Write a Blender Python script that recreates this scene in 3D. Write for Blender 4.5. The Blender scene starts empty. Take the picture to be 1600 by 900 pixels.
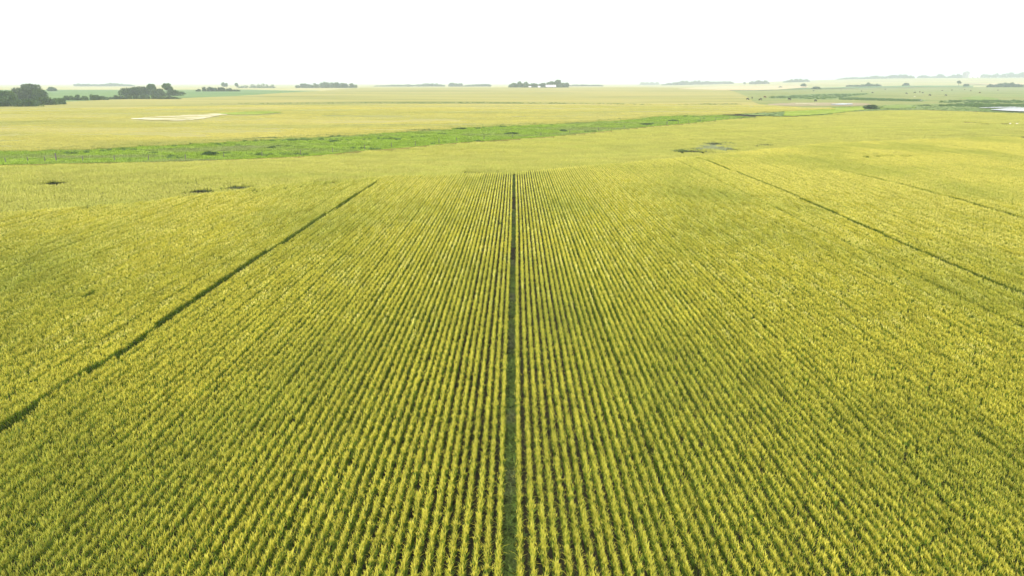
import bpy, bmesh, math, random
import numpy as np
from mathutils import Vector, Matrix

R = math.radians
rng = np.random.default_rng(11)
random.seed(5)
sc = bpy.context.scene
col = sc.collection

# ------------------------------------------------------------------ camera, sky, sun, exposure
CZ = 12.3
F = 1066.0
PITCH = math.atan((450 - 130) / F)
cam = bpy.data.cameras.new('camera')
cam.sensor_width = 36
cam.lens = 36 * F / 1600
cam.clip_start = 0.1
cam.clip_end = 40000
cam_o = bpy.data.objects.new('camera', cam)
col.objects.link(cam_o)
cam_o.location = (0, 0, CZ)
cam_o.rotation_euler = (R(90) - PITCH, 0, R(0.27))
sc.camera = cam_o

SUN_EL, SUN_AZ = R(55), R(-168)          # sun veiled by cloud, high, behind the camera
w = bpy.data.worlds.new('World')
sc.world = w
w.use_nodes = True
nt = w.node_tree
nt.nodes.clear()
sky = nt.nodes.new('ShaderNodeTexSky')
sky.sky_type = 'NISHITA'
sky.sun_disc = False
sky.sun_elevation = SUN_EL
sky.sun_rotation = SUN_AZ
sky.dust_density = 6
sky.air_density = 1.0
mixc = nt.nodes.new('ShaderNodeMix')
mixc.data_type = 'RGBA'
mixc.inputs[0].default_value = 0.86      # cloud veil over the clear sky
mixc.inputs[7].default_value = (11.2, 11.3, 11.4, 1)
bgn = nt.nodes.new('ShaderNodeBackground')
bgn.inputs[1].default_value = 0.09
wo = nt.nodes.new('ShaderNodeOutputWorld')
nt.links.new(sky.outputs[0], mixc.inputs[6])
nt.links.new(mixc.outputs[2], bgn.inputs[0])
nt.links.new(bgn.outputs[0], wo.inputs[0])

sun = bpy.data.lights.new('sun', 'SUN')
sun.energy = 2.6
sun.angle = R(12)
sun.color = (1.0, 0.95, 0.86)
sun_o = bpy.data.objects.new('sun', sun)
col.objects.link(sun_o)
sd = Vector((math.sin(SUN_AZ) * math.cos(SUN_EL), math.cos(SUN_AZ) * math.cos(SUN_EL), math.sin(SUN_EL)))
sun_o.rotation_euler = sd.to_track_quat('Z', 'Y').to_euler()

sc.view_settings.view_transform = 'Standard'
sc.view_settings.look = 'None'
sc.view_settings.gamma = 1
sc.view_settings.exposure = 0.62
sc.cycles.max_bounces = 8
sc.cycles.diffuse_bounces = 3
sc.cycles.volume_bounces = 2
sc.cycles.transmission_bounces = 4

# ------------------------------------------------------------------ noise and terrain
_perm = np.random.default_rng(3).random((256, 256))


def vnoise(x, y, s=1.0, seed=0):
    x = np.asarray(x, float) / s + seed * 17.3
    y = np.asarray(y, float) / s + seed * 31.7
    xi = np.floor(x).astype(int)
    yi = np.floor(y).astype(int)
    fx = x - xi
    fy = y - yi
    fx = fx * fx * (3 - 2 * fx)
    fy = fy * fy * (3 - 2 * fy)
    a = _perm[xi % 256, yi % 256]
    b = _perm[(xi + 1) % 256, yi % 256]
    c = _perm[xi % 256, (yi + 1) % 256]
    d = _perm[(xi + 1) % 256, (yi + 1) % 256]
    return (a * (1 - fx) + b * fx) * (1 - fy) + (c * (1 - fx) + d * fx) * fy


def fbm(x, y, s, seed=0, oct=3):
    t = 0
    amp = 1.0
    tot = 0
    for o in range(oct):
        t = t + amp * vnoise(x, y, s / 2 ** o, seed + o)
        tot += amp
        amp *= 0.5
    return t / tot


def sst(a, b, x):
    t = np.clip((x - a) / (b - a), 0, 1)
    return t * t * (3 - 2 * t)


def H(x, y):
    x = np.asarray(x, float)
    y = np.asarray(y, float)
    D = np.hypot(x, y)
    az = np.degrees(np.arctan2(x, y))
    az = np.clip(az, -60, 60)
    crest = 92 + np.where(x > 0, x * 0.45, x * 0.10) + 8 * (vnoise(x, y, 45, 5) - .5)
    fade = (1 - sst(150, 330, y)) * (1 - sst(0.2, 0.55, x / np.maximum(y, 1)))
    h = -1.9 * sst(0, 48, y - crest) * fade
    h = h + 0.35 * (vnoise(x, y, 70, 1) - .5) * sst(20, 120, D)
    h = h + 1.6 * (vnoise(x, y, 420, 2) - .5) * sst(150, 700, D)
    h = h + 2.5 * sst(500, 1500, D)
    h = h + 33 * sst(1200, 4000, D) * sst(9, 30, az)
    return h


cy, sy = math.cos(R(0.27)), math.sin(R(0.27))


def ray(px, py):
    u = (px - 800) / F
    v = (450 - py) / F
    d = np.array([u, math.cos(PITCH) + v * math.sin(PITCH), v * math.cos(PITCH) - math.sin(PITCH)])
    return np.array([d[0] * cy - d[1] * sy, d[0] * sy + d[1] * cy, d[2]])


_T = np.exp(np.linspace(math.log(4), math.log(14000), 1400))


def at(px, py, off=0.0, D=None):
    """the place on the ground (or off metres above it) seen at a spot of the photograph"""
    d = ray(px, py)
    hd = math.hypot(d[0], d[1])
    if D is not None:
        x, y = d[0] / hd * D, d[1] / hd * D
        return Vector((x, y, float(H(x, y))))
    t = _T / hd
    xs, ys, zs = d[0] * t, d[1] * t, CZ + d[2] * t
    g = zs - H(xs, ys) - off
    i = np.argmax(g < 0)
    if g[i] >= 0:
        i = len(g) - 1
        return Vector((xs[i], ys[i], float(H(xs[i], ys[i]))))
    k = g[i - 1] / (g[i - 1] - g[i]) if i else 0
    x = xs[i - 1] + (xs[i] - xs[i - 1]) * k
    y = ys[i - 1] + (ys[i] - ys[i - 1]) * k
    return Vector((x, y, float(H(x, y))))


def proj(x, y, z):
    X = x * cy + y * sy
    Y = -x * sy + y * cy
    Z = z - CZ
    zc = Y * math.cos(PITCH) - Z * math.sin(PITCH)
    yc = Y * math.sin(PITCH) + Z * math.cos(PITCH)
    return 800 + F * X / zc, 450 - F * yc / zc


# ------------------------------------------------------------------ tagging and mesh helpers
def tag(o, label=None, cat=None, group=None, kind=None):
    if label: o['label'] = label
    if cat: o['category'] = cat
    if group: o['group'] = group
    if kind: o['kind'] = kind
    return o


def mesh_np(name, V, Fc, mat=None, parent=None, tone=None, link=True, mats=None, midx=None):
    me = bpy.data.meshes.new(name)
    me.from_pydata([tuple(v) for v in V], [], [tuple(f) for f in Fc])
    if tone is not None:
        a = me.attributes.new('tone', 'FLOAT', 'POINT')
        a.data.foreach_set('value', np.asarray(tone, np.float32))
    for m in (mats or ([mat] if mat else [])):
        me.materials.append(m)
    if midx is not None:
        me.polygons.foreach_set('material_index', np.asarray(midx, np.int32))
    me.update()
    o = bpy.data.objects.new(name, me)
    if link: col.objects.link(o)
    if parent: o.parent = parent
    return o


def empty(name, loc, rz=0):
    o = bpy.data.objects.new(name, None)
    col.objects.link(o)
    o.location = loc
    o.rotation_euler = (0, 0, rz)
    o.empty_display_size = 0.5
    return o


class MB:
    def __init__(s):
        s.V, s.F, s.T = [], [], []

    def box(s, x0, x1, y0, y1, z0, z1):
        n = len(s.V)
        s.V += [(x0, y0, z0), (x1, y0, z0), (x1, y1, z0), (x0, y1, z0), (x0, y0, z1), (x1, y0, z1), (x1, y1, z1), (x0, y1, z1)]
        s.F += [(n, n + 3, n + 2, n + 1), (n + 4, n + 5, n + 6, n + 7), (n, n + 1, n + 5, n + 4), (n + 1, n + 2, n + 6, n + 5),
                (n + 2, n + 3, n + 7, n + 6), (n + 3, n, n + 4, n + 7)]

    def tube(s, P, rad, k=6):
        n0 = len(s.V)
        for i, p in enumerate(P):
            p = Vector(p)
            d = (Vector(P[min(i + 1, len(P) - 1)]) - Vector(P[max(i - 1, 0)])).normalized()
            a = d.orthogonal().normalized()
            b = d.cross(a)
            for j in range(k):
                t = 2 * math.pi * j / k
                s.V.append(tuple(p + (a * math.cos(t) + b * math.sin(t)) * rad[i]))
        for i in range(len(P) - 1):
            for j in range(k):
                q = n0 + i * k
                s.F.append((q + j, q + (j + 1) % k, q + k + (j + 1) % k, q + k + j))
        s.F.append(tuple(n0 + j for j in range(k))[::-1])
        s.F.append(tuple(n0 + (len(P) - 1) * k + j for j in range(k)))

    def prism(s, prof, y0, y1):            # profile in x,z pushed along y
        n = len(s.V)
        k = len(prof)
        s.V += [(x, y0, z) for x, z in prof] + [(x, y1, z) for x, z in prof]
        s.F.append(tuple(range(n, n + k)))
        s.F.append(tuple(range(n + 2 * k - 1, n + k - 1, -1)))
        for j in range(k):
            s.F.append((n + j, n + k + j, n + k + (j + 1) % k, n + (j + 1) % k))

    def build(s, name, mat, parent=None):
        o = mesh_np(name, s.V, s.F, mat, parent)
        bm = bmesh.new()
        bm.from_mesh(o.data)
        bmesh.ops.recalc_face_normals(bm, faces=bm.faces)
        bm.to_mesh(o.data)
        bm.free()
        return o


# ------------------------------------------------------------------ materials
def nmat(name):
    m = bpy.data.materials.new(name)
    m.use_nodes = True
    n = m.node_tree
    b = n.nodes['Principled BSDF']
    b.inputs['Roughness'].default_value = 0.8
    b.inputs['Specular IOR Level'].default_value = 0.15
    return m, n, b


def ramp(n, stops, src=None):
    r = n.nodes.new('ShaderNodeValToRGB')
    e = r.color_ramp.elements
    while len(e) < len(stops): e.new(0.5)
    for q, (p, c) in zip(e, stops):
        q.position = p
        q.color = (*c, 1)
    if src: n.links.new(src, r.inputs[0])
    return r.outputs[0]


def wnoise(n, scale, detail=3, stretch=(1, 1, 1), rot=0, rough=.55):
    g = n.nodes.new('ShaderNodeNewGeometry')
    mp = n.nodes.new('ShaderNodeMapping')
    mp.inputs['Scale'].default_value = stretch
    mp.inputs['Rotation'].default_value = (0, 0, rot)
    t = n.nodes.new('ShaderNodeTexNoise')
    t.inputs['Scale'].default_value = scale
    t.inputs['Detail'].default_value = detail
    t.inputs['Roughness'].default_value = rough
    n.links.new(g.outputs['Position'], mp.inputs[0])
    n.links.new(mp.outputs[0], t.inputs['Vector'])
    return t.outputs['Fac']


def mixrgb(n, a, b, fac, mode='MIX'):
    m = n.nodes.new('ShaderNodeMix')
    m.data_type = 'RGBA'
    m.blend_type = mode
    for s, v in ((0, fac), (6, a), (7, b)):
        if isinstance(v, (int, float)): m.inputs[s].default_value = v
        elif isinstance(v, tuple): m.inputs[s].default_value = (*v, 1)
        else: n.links.new(v, m.inputs[s])
    return m.outputs[2]


def mrange(n, src, a, b, c=0.0, d=1.0):
    m = n.nodes.new('ShaderNodeMapRange')
    for i, v in enumerate((a, b, c, d)): m.inputs[i + 1].default_value = v
    n.links.new(src, m.inputs[0])
    return m.outputs[0]


def attr(n, name):
    a = n.nodes.new('ShaderNodeAttribute')
    a.attribute_name = name
    return a.outputs['Fac']


def rnd(n):
    return n.nodes.new('ShaderNodeObjectInfo').outputs['Random']


def add_bump(n, b, src, strength, dist):
    bp = n.nodes.new('ShaderNodeBump')
    bp.inputs['Strength'].default_value = strength
    bp.inputs['Distance'].default_value = dist
    n.links.new(src, bp.inputs['Height'])
    n.links.new(bp.outputs[0], b.inputs['Normal'])


def leafy(name, lo, mid, hi, var=None, trans=0.25, rndamt=0.25, patch=None, tip=None):
    """plant material: colour along the blade from 'tone', patches over the land, a little light let through"""
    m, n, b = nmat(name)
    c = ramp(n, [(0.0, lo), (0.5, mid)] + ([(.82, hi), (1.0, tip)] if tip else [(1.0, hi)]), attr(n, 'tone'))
    if patch:
        pc, scale, stretch, lo_, hi_, amt = patch
        f = mrange(n, wnoise(n, scale, 5, stretch), lo_, hi_, 0, amt)
        c = mixrgb(n, c, pc, f)
    if var:
        f = mrange(n, wnoise(n, 9.0, 2), .35, .7, 0, .55)
        c = mixrgb(n, c, var, f)
    hs = n.nodes.new('ShaderNodeHueSaturation')
    n.links.new(c, hs.inputs['Color'])
    n.links.new(mrange(n, rnd(n), 0, 1, 1 - rndamt, 1 + rndamt), hs.inputs['Value'])
    n.links.new(hs.outputs[0], b.inputs['Base Color'])
    b.inputs['Roughness'].default_value = 0.65
    if trans > 0:
        t = n.nodes.new('ShaderNodeBsdfTranslucent')
        n.links.new(hs.outputs[0], t.inputs[0])
        mx = n.nodes.new('ShaderNodeMixShader')
        mx.inputs[0].default_value = trans
        out = n.nodes['Material Output']
        n.links.new(b.outputs[0], mx.inputs[1])
        n.links.new(t.outputs[0], mx.inputs[2])
        n.links.new(mx.outputs[0], out.inputs[0])
    return m


GOLD = (0.60, 0.49, 0.055)
M = {}
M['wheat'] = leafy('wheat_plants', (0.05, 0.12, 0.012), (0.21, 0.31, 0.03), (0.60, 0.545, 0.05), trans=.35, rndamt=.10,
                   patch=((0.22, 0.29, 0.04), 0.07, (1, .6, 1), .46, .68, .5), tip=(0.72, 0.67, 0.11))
M['wheat_mid'] = leafy('haze_brightened_wheat_plants', (0.05, 0.12, 0.015), (0.28, 0.36, 0.035), (0.69, 0.655, 0.08), trans=.35, rndamt=.08,
                       patch=((0.34, 0.42, 0.06), 0.07, (1, .6, 1), .46, .68, .5), tip=(0.84, 0.78, 0.22))  # same wheat; brightening from haze and grazing view painted into the colour
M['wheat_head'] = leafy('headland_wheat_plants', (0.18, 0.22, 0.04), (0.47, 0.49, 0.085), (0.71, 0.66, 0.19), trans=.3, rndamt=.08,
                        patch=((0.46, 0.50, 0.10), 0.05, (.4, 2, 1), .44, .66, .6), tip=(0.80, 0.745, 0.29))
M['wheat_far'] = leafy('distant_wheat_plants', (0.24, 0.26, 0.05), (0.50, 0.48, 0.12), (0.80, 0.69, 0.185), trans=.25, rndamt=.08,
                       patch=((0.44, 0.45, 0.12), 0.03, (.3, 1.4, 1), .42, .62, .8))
M['weeds'] = leafy('track_weeds', (0.025, 0.045, 0.01), (0.075, 0.12, 0.02), (0.16, 0.20, 0.045), trans=.2, rndamt=.5,
                   patch=((0.10, 0.09, 0.06), 0.5, (1, .4, 1), .5, .65, .7))
M['meadow'] = leafy('meadow_grass', (0.09, 0.15, 0.015), (0.25, 0.38, 0.03), (0.43, 0.56, 0.08), trans=.3, rndamt=.2,
                    patch=((0.26, 0.27, 0.13), 0.05, (.5, 1.3, 1), .48, .66, .7))
M['reed'] = leafy('slough_reeds', (0.05, 0.10, 0.03), (0.10, 0.18, 0.045), (0.18, 0.27, 0.08), trans=.2)
M['palew'] = leafy('pale_weeds', (0.12, 0.16, 0.07), (0.27, 0.31, 0.15), (0.44, 0.46, 0.27), trans=.2)
M['leaf'] = leafy('tree_leaves', (0.025, 0.06, 0.018), (0.06, 0.12, 0.03), (0.12, 0.19, 0.055), trans=.2, rndamt=.25)
M['leaf2'] = leafy('willow_leaves', (0.04, 0.07, 0.03), (0.09, 0.14, 0.055), (0.15, 0.21, 0.09), trans=.2, rndamt=.2)


def solid(name, c, c2=None, scale=3.0, rough=.8, bump=0, metal=0):
    m, n, b = nmat(name)
    n.links.new(mixrgb(n, c, c2 or tuple(v * .75 for v in c), mrange(n, wnoise(n, scale, 5), .35, .65)), b.inputs['Base Color'])
    b.inputs['Roughness'].default_value = rough
    b.inputs['Metallic'].default_value = metal
    if bump: add_bump(n, b, wnoise(n, scale * 4, 4), bump, .1)
    return m


M['bark'] = solid('bark', (0.16, 0.13, 0.10), (0.09, 0.075, 0.06), 6)
M['post'] = solid('weathered_post_wood', (0.20, 0.18, 0.16), (0.12, 0.10, 0.09), 9)
M['wire'] = solid('galvanised_wire', (0.35, 0.35, 0.35), rough=.5, metal=.6)
M['stone'] = solid('pale_fieldstone', (0.72, 0.70, 0.64), (0.5, 0.48, 0.42), 4, bump=.4)
M['white'] = solid('white_painted_metal', (0.80, 0.80, 0.79), (0.70, 0.70, 0.70), .5, rough=.5)
M['darkwall'] = solid('dark_shed_wall', (0.06, 0.055, 0.05), (0.09, 0.08, 0.07), .5)
M['grey'] = solid('grey_elevator_siding', (0.30, 0.26, 0.26), (0.24, 0.21, 0.21), .1)
M['glass'] = solid('dark_window_glass', (0.03, 0.035, 0.04), rough=.15)
M['cow_black'] = solid('black_cattle_hide', (0.02, 0.018, 0.016), (0.035, 0.03, 0.026), 2)
M['cow_red'] = solid('brown_cattle_hide', (0.12, 0.05, 0.025), (0.08, 0.035, 0.02), 2)
M['horn'] = solid('hoof_and_muzzle', (0.05, 0.04, 0.035))

# soil and land colours
m, n, b = nmat('field_soil')
c = ramp(n, [(.3, (0.013, 0.013, 0.006)), (.7, (0.030, 0.026, 0.013))], wnoise(n, 2.0, 6))
c2 = ramp(n, [(.30, (0.17, 0.21, 0.07)), (.48, (0.40, 0.36, 0.15)), (.62, (0.26, 0.29, 0.11)), (.75, (0.44, 0.38, 0.18))],
          wnoise(n, 0.0016, 4, (.35, 1.5, 1), .12, .6))
g = n.nodes.new('ShaderNodeNewGeometry')
ln = n.nodes.new('ShaderNodeVectorMath')
ln.operation = 'LENGTH'
n.links.new(g.outputs['Position'], ln.inputs[0])
n.links.new(mixrgb(n, c, c2, mrange(n, ln.outputs['Value'], 480, 620)), b.inputs['Base Color'])
b.inputs['Roughness'].default_value = 1
add_bump(n, b, wnoise(n, 12, 4), .6, .05)
M['soil'] = m


def land(name, a, bcol, ccol, scale, stretch, fine=1.2, bump=.5, p=(.35, .5, .66), rot=0.0, bd=.4, fa=.5):
    m, n, b = nmat(name)
    c = ramp(n, [(p[0], a), (p[1], bcol), (p[2], ccol)], wnoise(n, scale, 6, stretch, rot, .62))
    c = mixrgb(n, c, tuple(v * .62 for v in a), mrange(n, wnoise(n, fine, 5), .45, .72, 0, fa))
    n.links.new(c, b.inputs['Base Color'])
    b.inputs['Roughness'].default_value = 1
    b.inputs['Specular IOR Level'].default_value = 0.0
    add_bump(n, b, wnoise(n, fine, 5), bump, bd)
    return m


M['crop'] = land('crop_canopy', (0.20, 0.215, 0.07), (0.31, 0.295, 0.10), (0.38, 0.325, 0.12), 0.012, (.35, 1.6, 1), 2.2, fa=.35)
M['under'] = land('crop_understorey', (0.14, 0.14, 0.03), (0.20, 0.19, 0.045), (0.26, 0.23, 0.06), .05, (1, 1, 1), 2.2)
M['crop_far'] = land('far_crop_canopy', (0.34, 0.33, 0.10), (0.48, 0.42, 0.15), (0.56, 0.46, 0.20), 0.006, (.3, 1.8, 1), .5, fa=.3)
M['green'] = land('meadow_turf', (0.15, 0.21, 0.03), (0.25, 0.32, 0.05), (0.32, 0.36, 0.11), 0.06, (.5, 1.3, 1), 1.2)
M['greenfar'] = land('far_green_crop', (0.11, 0.18, 0.07), (0.15, 0.23, 0.09), (0.19, 0.26, 0.11), 0.01, (.3, 2, 1), .3)
M['pasture'] = land('pasture_turf', (0.15, 0.20, 0.06), (0.25, 0.26, 0.10), (0.19, 0.25, 0.08), 0.012, (.4, 1.8, 1), .25, p=(.38, .5, .62), fa=.5)
M['stubble'] = land('pale_stubble', (0.40, 0.34, 0.18), (0.50, 0.42, 0.25), (0.44, 0.38, 0.2), 0.008, (.3, 2, 1), .3)
M['slough'] = land('slough_sedge', (0.12, 0.18, 0.06), (0.18, 0.24, 0.085), (0.24, 0.28, 0.12), 0.03, (.4, 1.8, 1), .4)
M['bright'] = land('bright_sedge', (0.14, 0.20, 0.05), (0.19, 0.26, 0.07), (0.24, 0.29, 0.11), 0.04, (.4, 1.8, 1), .6)
M['salt'] = land('salt_crust', (0.28, 0.26, 0.10), (0.38, 0.35, 0.18), (0.68, 0.65, 0.50), 0.16, (.3, 1.6, 1), .8, fa=.4, p=(.43, .51, .6))
M['mud'] = land('dry_mud_margin', (0.22, 0.17, 0.11), (0.34, 0.29, 0.19), (0.28, 0.27, 0.14), 0.05, (.4, 1.8, 1), .8)
m, n, b = nmat('pond_water')
b.inputs['Base Color'].default_value = (0.20, 0.21, 0.20, 1)
b.inputs['Roughness'].default_value = 0.08
b.inputs['Specular IOR Level'].default_value = 0.6
add_bump(n, b, wnoise(n, 1.2, 3), .04, .02)
M['water'] = m

# ------------------------------------------------------------------ ground sheet out to the horizon
azs = np.concatenate([np.arange(-180, -54, 6.0), np.arange(-54, 54.1, 0.75), np.arange(60, 180, 6.0)])
rad = np.exp(np.linspace(math.log(3.0), math.log(14000), 430))
A, RR = np.meshgrid(np.radians(azs), rad)
X, Y = RR * np.sin(A), RR * np.cos(A)
Z = H(X, Y)
V = np.stack([X.ravel(), Y.ravel(), Z.ravel()], 1)
na, nr = len(azs), len(rad)
Fs = []
for i in range(nr - 1):
    for j in range(na):
        j2 = (j + 1) % na
        Fs.append((i * na + j, (i + 1) * na + j, (i + 1) * na + j2, i * na + j2))
V = np.vstack([V, [[0, 0, float(H(0, 0.01))]]])
for j in range(na): Fs.append((len(V) - 1, j, (j + 1) % na))
ground = mesh_np('ground', V, Fs, M['soil'])
tag(ground, kind='structure')
bm = bmesh.new(); bm.from_mesh(ground.data)
bmesh.ops.recalc_face_normals(bm, faces=bm.faces)
bm.to_mesh(ground.data); bm.free()


# ------------------------------------------------------------------ land covers as draped sheets
def ip(pts, x):
    p = np.array(pts, float)
    return np.interp(x, p[:, 0], p[:, 1])


class Rib:
    def __init__(s, far, near, x0, x1):
        s.far, s.near, s.x0, s.x1 = far, near, x0, x1

    def inside(s, px, py, grow=0):
        return (px > s.x0) & (px < s.x1) & (py > ip(s.far, px) - grow) & (py < ip(s.near, px) + grow)


def sheet(name, rib, mat, lift=0.03, n=160, m_=14, jag=0.0, seed=1, kfar=0.0004, level=None):
    xs = np.linspace(rib.x0, rib.x1, n)
    V = []
    for i, x in enumerate(xs):
        yf, yn = float(ip(rib.far, x)), float(ip(rib.near, x))
        e = min(1, (yn - yf) / 2.5)
        yf += jag * e * (float(fbm(x, 0, 14, seed)) - .5) * 2
        yn += jag * e * (float(fbm(x, 9, 11, seed + 7)) - .5) * 2
        a, b_ = at(x, yn), at(x, max(yf, 130.9))
        da, db = math.log(math.hypot(a.x, a.y)), math.log(max(math.hypot(b_.x, b_.y), 1))
        azm = math.atan2(a.x, a.y)
        for k in range(m_):
            D = math.exp(da + (db - da) * k / (m_ - 1))
            X_, Y_ = D * math.sin(azm), D * math.cos(azm)
            z = float(H(X_, Y_)) + lift + D * kfar
            if level is not None: z = level
            V.append((X_, Y_, z))
    Fc = []
    for i in range(n - 1):
        for k in range(m_ - 1):
            q = i * m_ + k
            Fc.append((q, q + m_, q + m_ + 1, q + 1))
    o = mesh_np(name, V, Fc, mat)
    o.data.polygons.foreach_set('use_smooth', [True] * len(o.data.polygons))
    return tag(o, kind='structure')


strip_far = [(-500, 243), (-200, 240), (0, 236), (140, 232), (280, 225), (400, 218), (560, 210), (640, 205), (700, 201), (720, 199), (840, 194),
             (900, 191), (975, 187), (1020, 182), (1060, 180), (1100, 180.5), (1140, 182), (1185, 184)]
strip_near = [(-500, 266), (-200, 264), (0, 260), (150, 257), (300, 254), (400, 250), (500, 245), (560, 238), (640, 232), (700, 226), (760, 221.5), (850, 216),
              (900, 211), (950, 206), (1000, 200.5), (1050, 196), (1100, 191.5), (1150, 186), (1185, 184.5)]
STRIP = Rib(strip_far, strip_near, -500, 1185)
band_far = [(1135, 177), (1170, 174.5), (1230, 172.5), (1290, 169), (1330, 167), (1420, 164.5), (1500, 164), (1900, 163)]
band_near = [(1135, 177.5), (1180, 181), (1235, 183), (1290, 180.5), (1330, 175), (1380, 173), (1440, 172.5), (1540, 176), (1600, 178), (1900, 184)]
BAND = Rib(band_far, band_near, 1135, 1900)
PAST = Rib([(1130, 144), (1150, 141), (1300, 139.5), (1400, 137.5), (1600, 136), (1900, 135)],
           [(1130, 145), (1165, 152), (1180, 164), (1260, 169), (1320, 168), (1400, 166), (1600, 165), (1900, 165)], 1130, 1900)
GREENL = Rib([(-500, 141), (0, 141), (280, 141), (380, 140.5), (450, 142), (510, 142.4)],
             [(-500, 172), (0, 165), (100, 161), (180, 157), (290, 154.5), (380, 151), (450, 146), (510, 142.8)], -500, 510)
FARF = Rib([(-500, 172), (0, 165), (100, 161), (180, 157), (290, 154.5), (380, 151), (450, 146), (505, 142.8), (560, 138), (790, 137.3), (1000, 137), (1100, 138),
            (1140, 142), (1165, 152), (1180, 164), (1260, 169), (1300, 169)],
           strip_far[:-2] + [(1135, 178.5), (1180, 176), (1230, 173.5), (1300, 170)], -500, 1300)
SALT = Rib([(205, 187.5), (235, 185), (270, 183), (300, 181.6), (335, 180), (372, 177.6)],
           [(205, 188), (235, 190), (262, 191.2), (300, 190.6), (318, 188), (345, 183), (372, 178.2)], 205, 372)
SPOT = Rib([(340, 179.5), (380, 176.8), (420, 176.2), (440, 177)], [(340, 180), (365, 181.5), (400, 181.2), (440, 178)], 340, 440)
DITCH = Rib([(330, 163.2), (560, 162.2), (680, 161.2), (760, 161.2), (860, 162), (980, 163.8), (1020, 164.8)],
            [(330, 163.5), (560, 163.1), (680, 163.2), (760, 163.3), (860, 163.6), (980, 165), (1020, 165.4)], 330, 1020)
DITCH2 = Rib([(1060, 165), (1095, 163.6), (1160, 164.2)], [(1060, 165.3), (1095, 165.2), (1160, 164.8)], 1060, 1160)
PALE = Rib([(1088, 231), (1105, 226), (1140, 225.5), (1150, 228)], [(1088, 236.5), (1105, 238.5), (1140, 236.5), (1150, 233)], 1088, 1150)
HOLES = [  # gaps and flattened spots of the near crop: Rib, density of gaps
    (Rib([(1054, 236.2), (1092, 234.6)], [(1054, 238.6), (1092, 238.8)], 1054, 1092), .6),
    (Rib([(1104, 224.6), (1145, 223.8)], [(1104, 227.4), (1145, 227)], 1104, 1145), .6),
    (Rib([(1184, 230), (1206, 227.6)], [(1184, 231.2), (1206, 229.6)], 1184, 1206), .9),
    (Rib([(1340, 244), (1400, 240.5), (1440, 242)], [(1340, 246), (1400, 243.5), (1440, 244.5)], 1340, 1440), .55),
    (Rib([(1455, 187), (1510, 190), (1600, 193.2), (1900, 198)], [(1455, 189), (1510, 193.5), (1600, 196.6), (1900, 202)], 1455, 1900), .5),
    (Rib([(25, 281), (130, 281)], [(25, 286), (130, 285)], 25, 130), .14),
    (Rib([(265, 297), (320, 291), (400, 290)], [(265, 305), (320, 300), (400, 298)], 265, 400), .18),
    (Rib([(400, 288), (470, 286), (560, 274)], [(400, 296), (470, 292), (560, 279)], 400, 560), .10),
    (Rib([(120, 322), (200, 312)], [(120, 330), (200, 324)], 120, 200), .14),
    (Rib([(560, 272.5), (690, 267), (800, 264), (900, 258)], [(560, 277), (690, 271.5), (800, 266.5), (900, 260)], 560, 900), .3),
    (Rib([(1225, 279), (1290, 278)], [(1225, 282), (1290, 281)], 1225, 1290), .2),
]

sheet('far_wheat_field', FARF, M['crop'], lift=.38, n=220, m_=30)
sheet('meadow_strip', STRIP, M['green'], lift=.08, n=260, m_=14, jag=1.6, seed=2)
sheet('sedge_meadow', BAND, M['slough'], lift=.10, n=160, m_=10, jag=.5, seed=4)
sheet('pasture', PAST, M['pasture'], lift=.10, n=160, m_=24, seed=5)
sheet('far_green_field', GREENL, M['greenfar'], lift=.14, n=120, m_=20, seed=6)
sheet('salt_patch', SALT, M['salt'], lift=.46, n=120, m_=6, jag=1.1, seed=8, kfar=.0006)
sheet('grass_patch', SPOT, M['green'], lift=.47, n=60, m_=5, jag=.4, seed=9, kfar=.0006)
NEARSHEET = Rib(strip_near[:-2] + [(1135, 187.5), (1185, 184), (1235, 183.2), (1290, 180.7), (1330, 175.2), (1380, 173.2), (1440, 172.7), (1540, 176.2), (1600, 178.2), (1900, 184)],
                [(-500, 246 + 30), (0, 268), (500, 254), (800, 240), (1000, 226), (1200, 215), (1600, 205), (1900, 205)], -500, 1900)
sheet('wheat_understorey', NEARSHEET, M['under'], lift=.22, n=160, m_=10)

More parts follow.
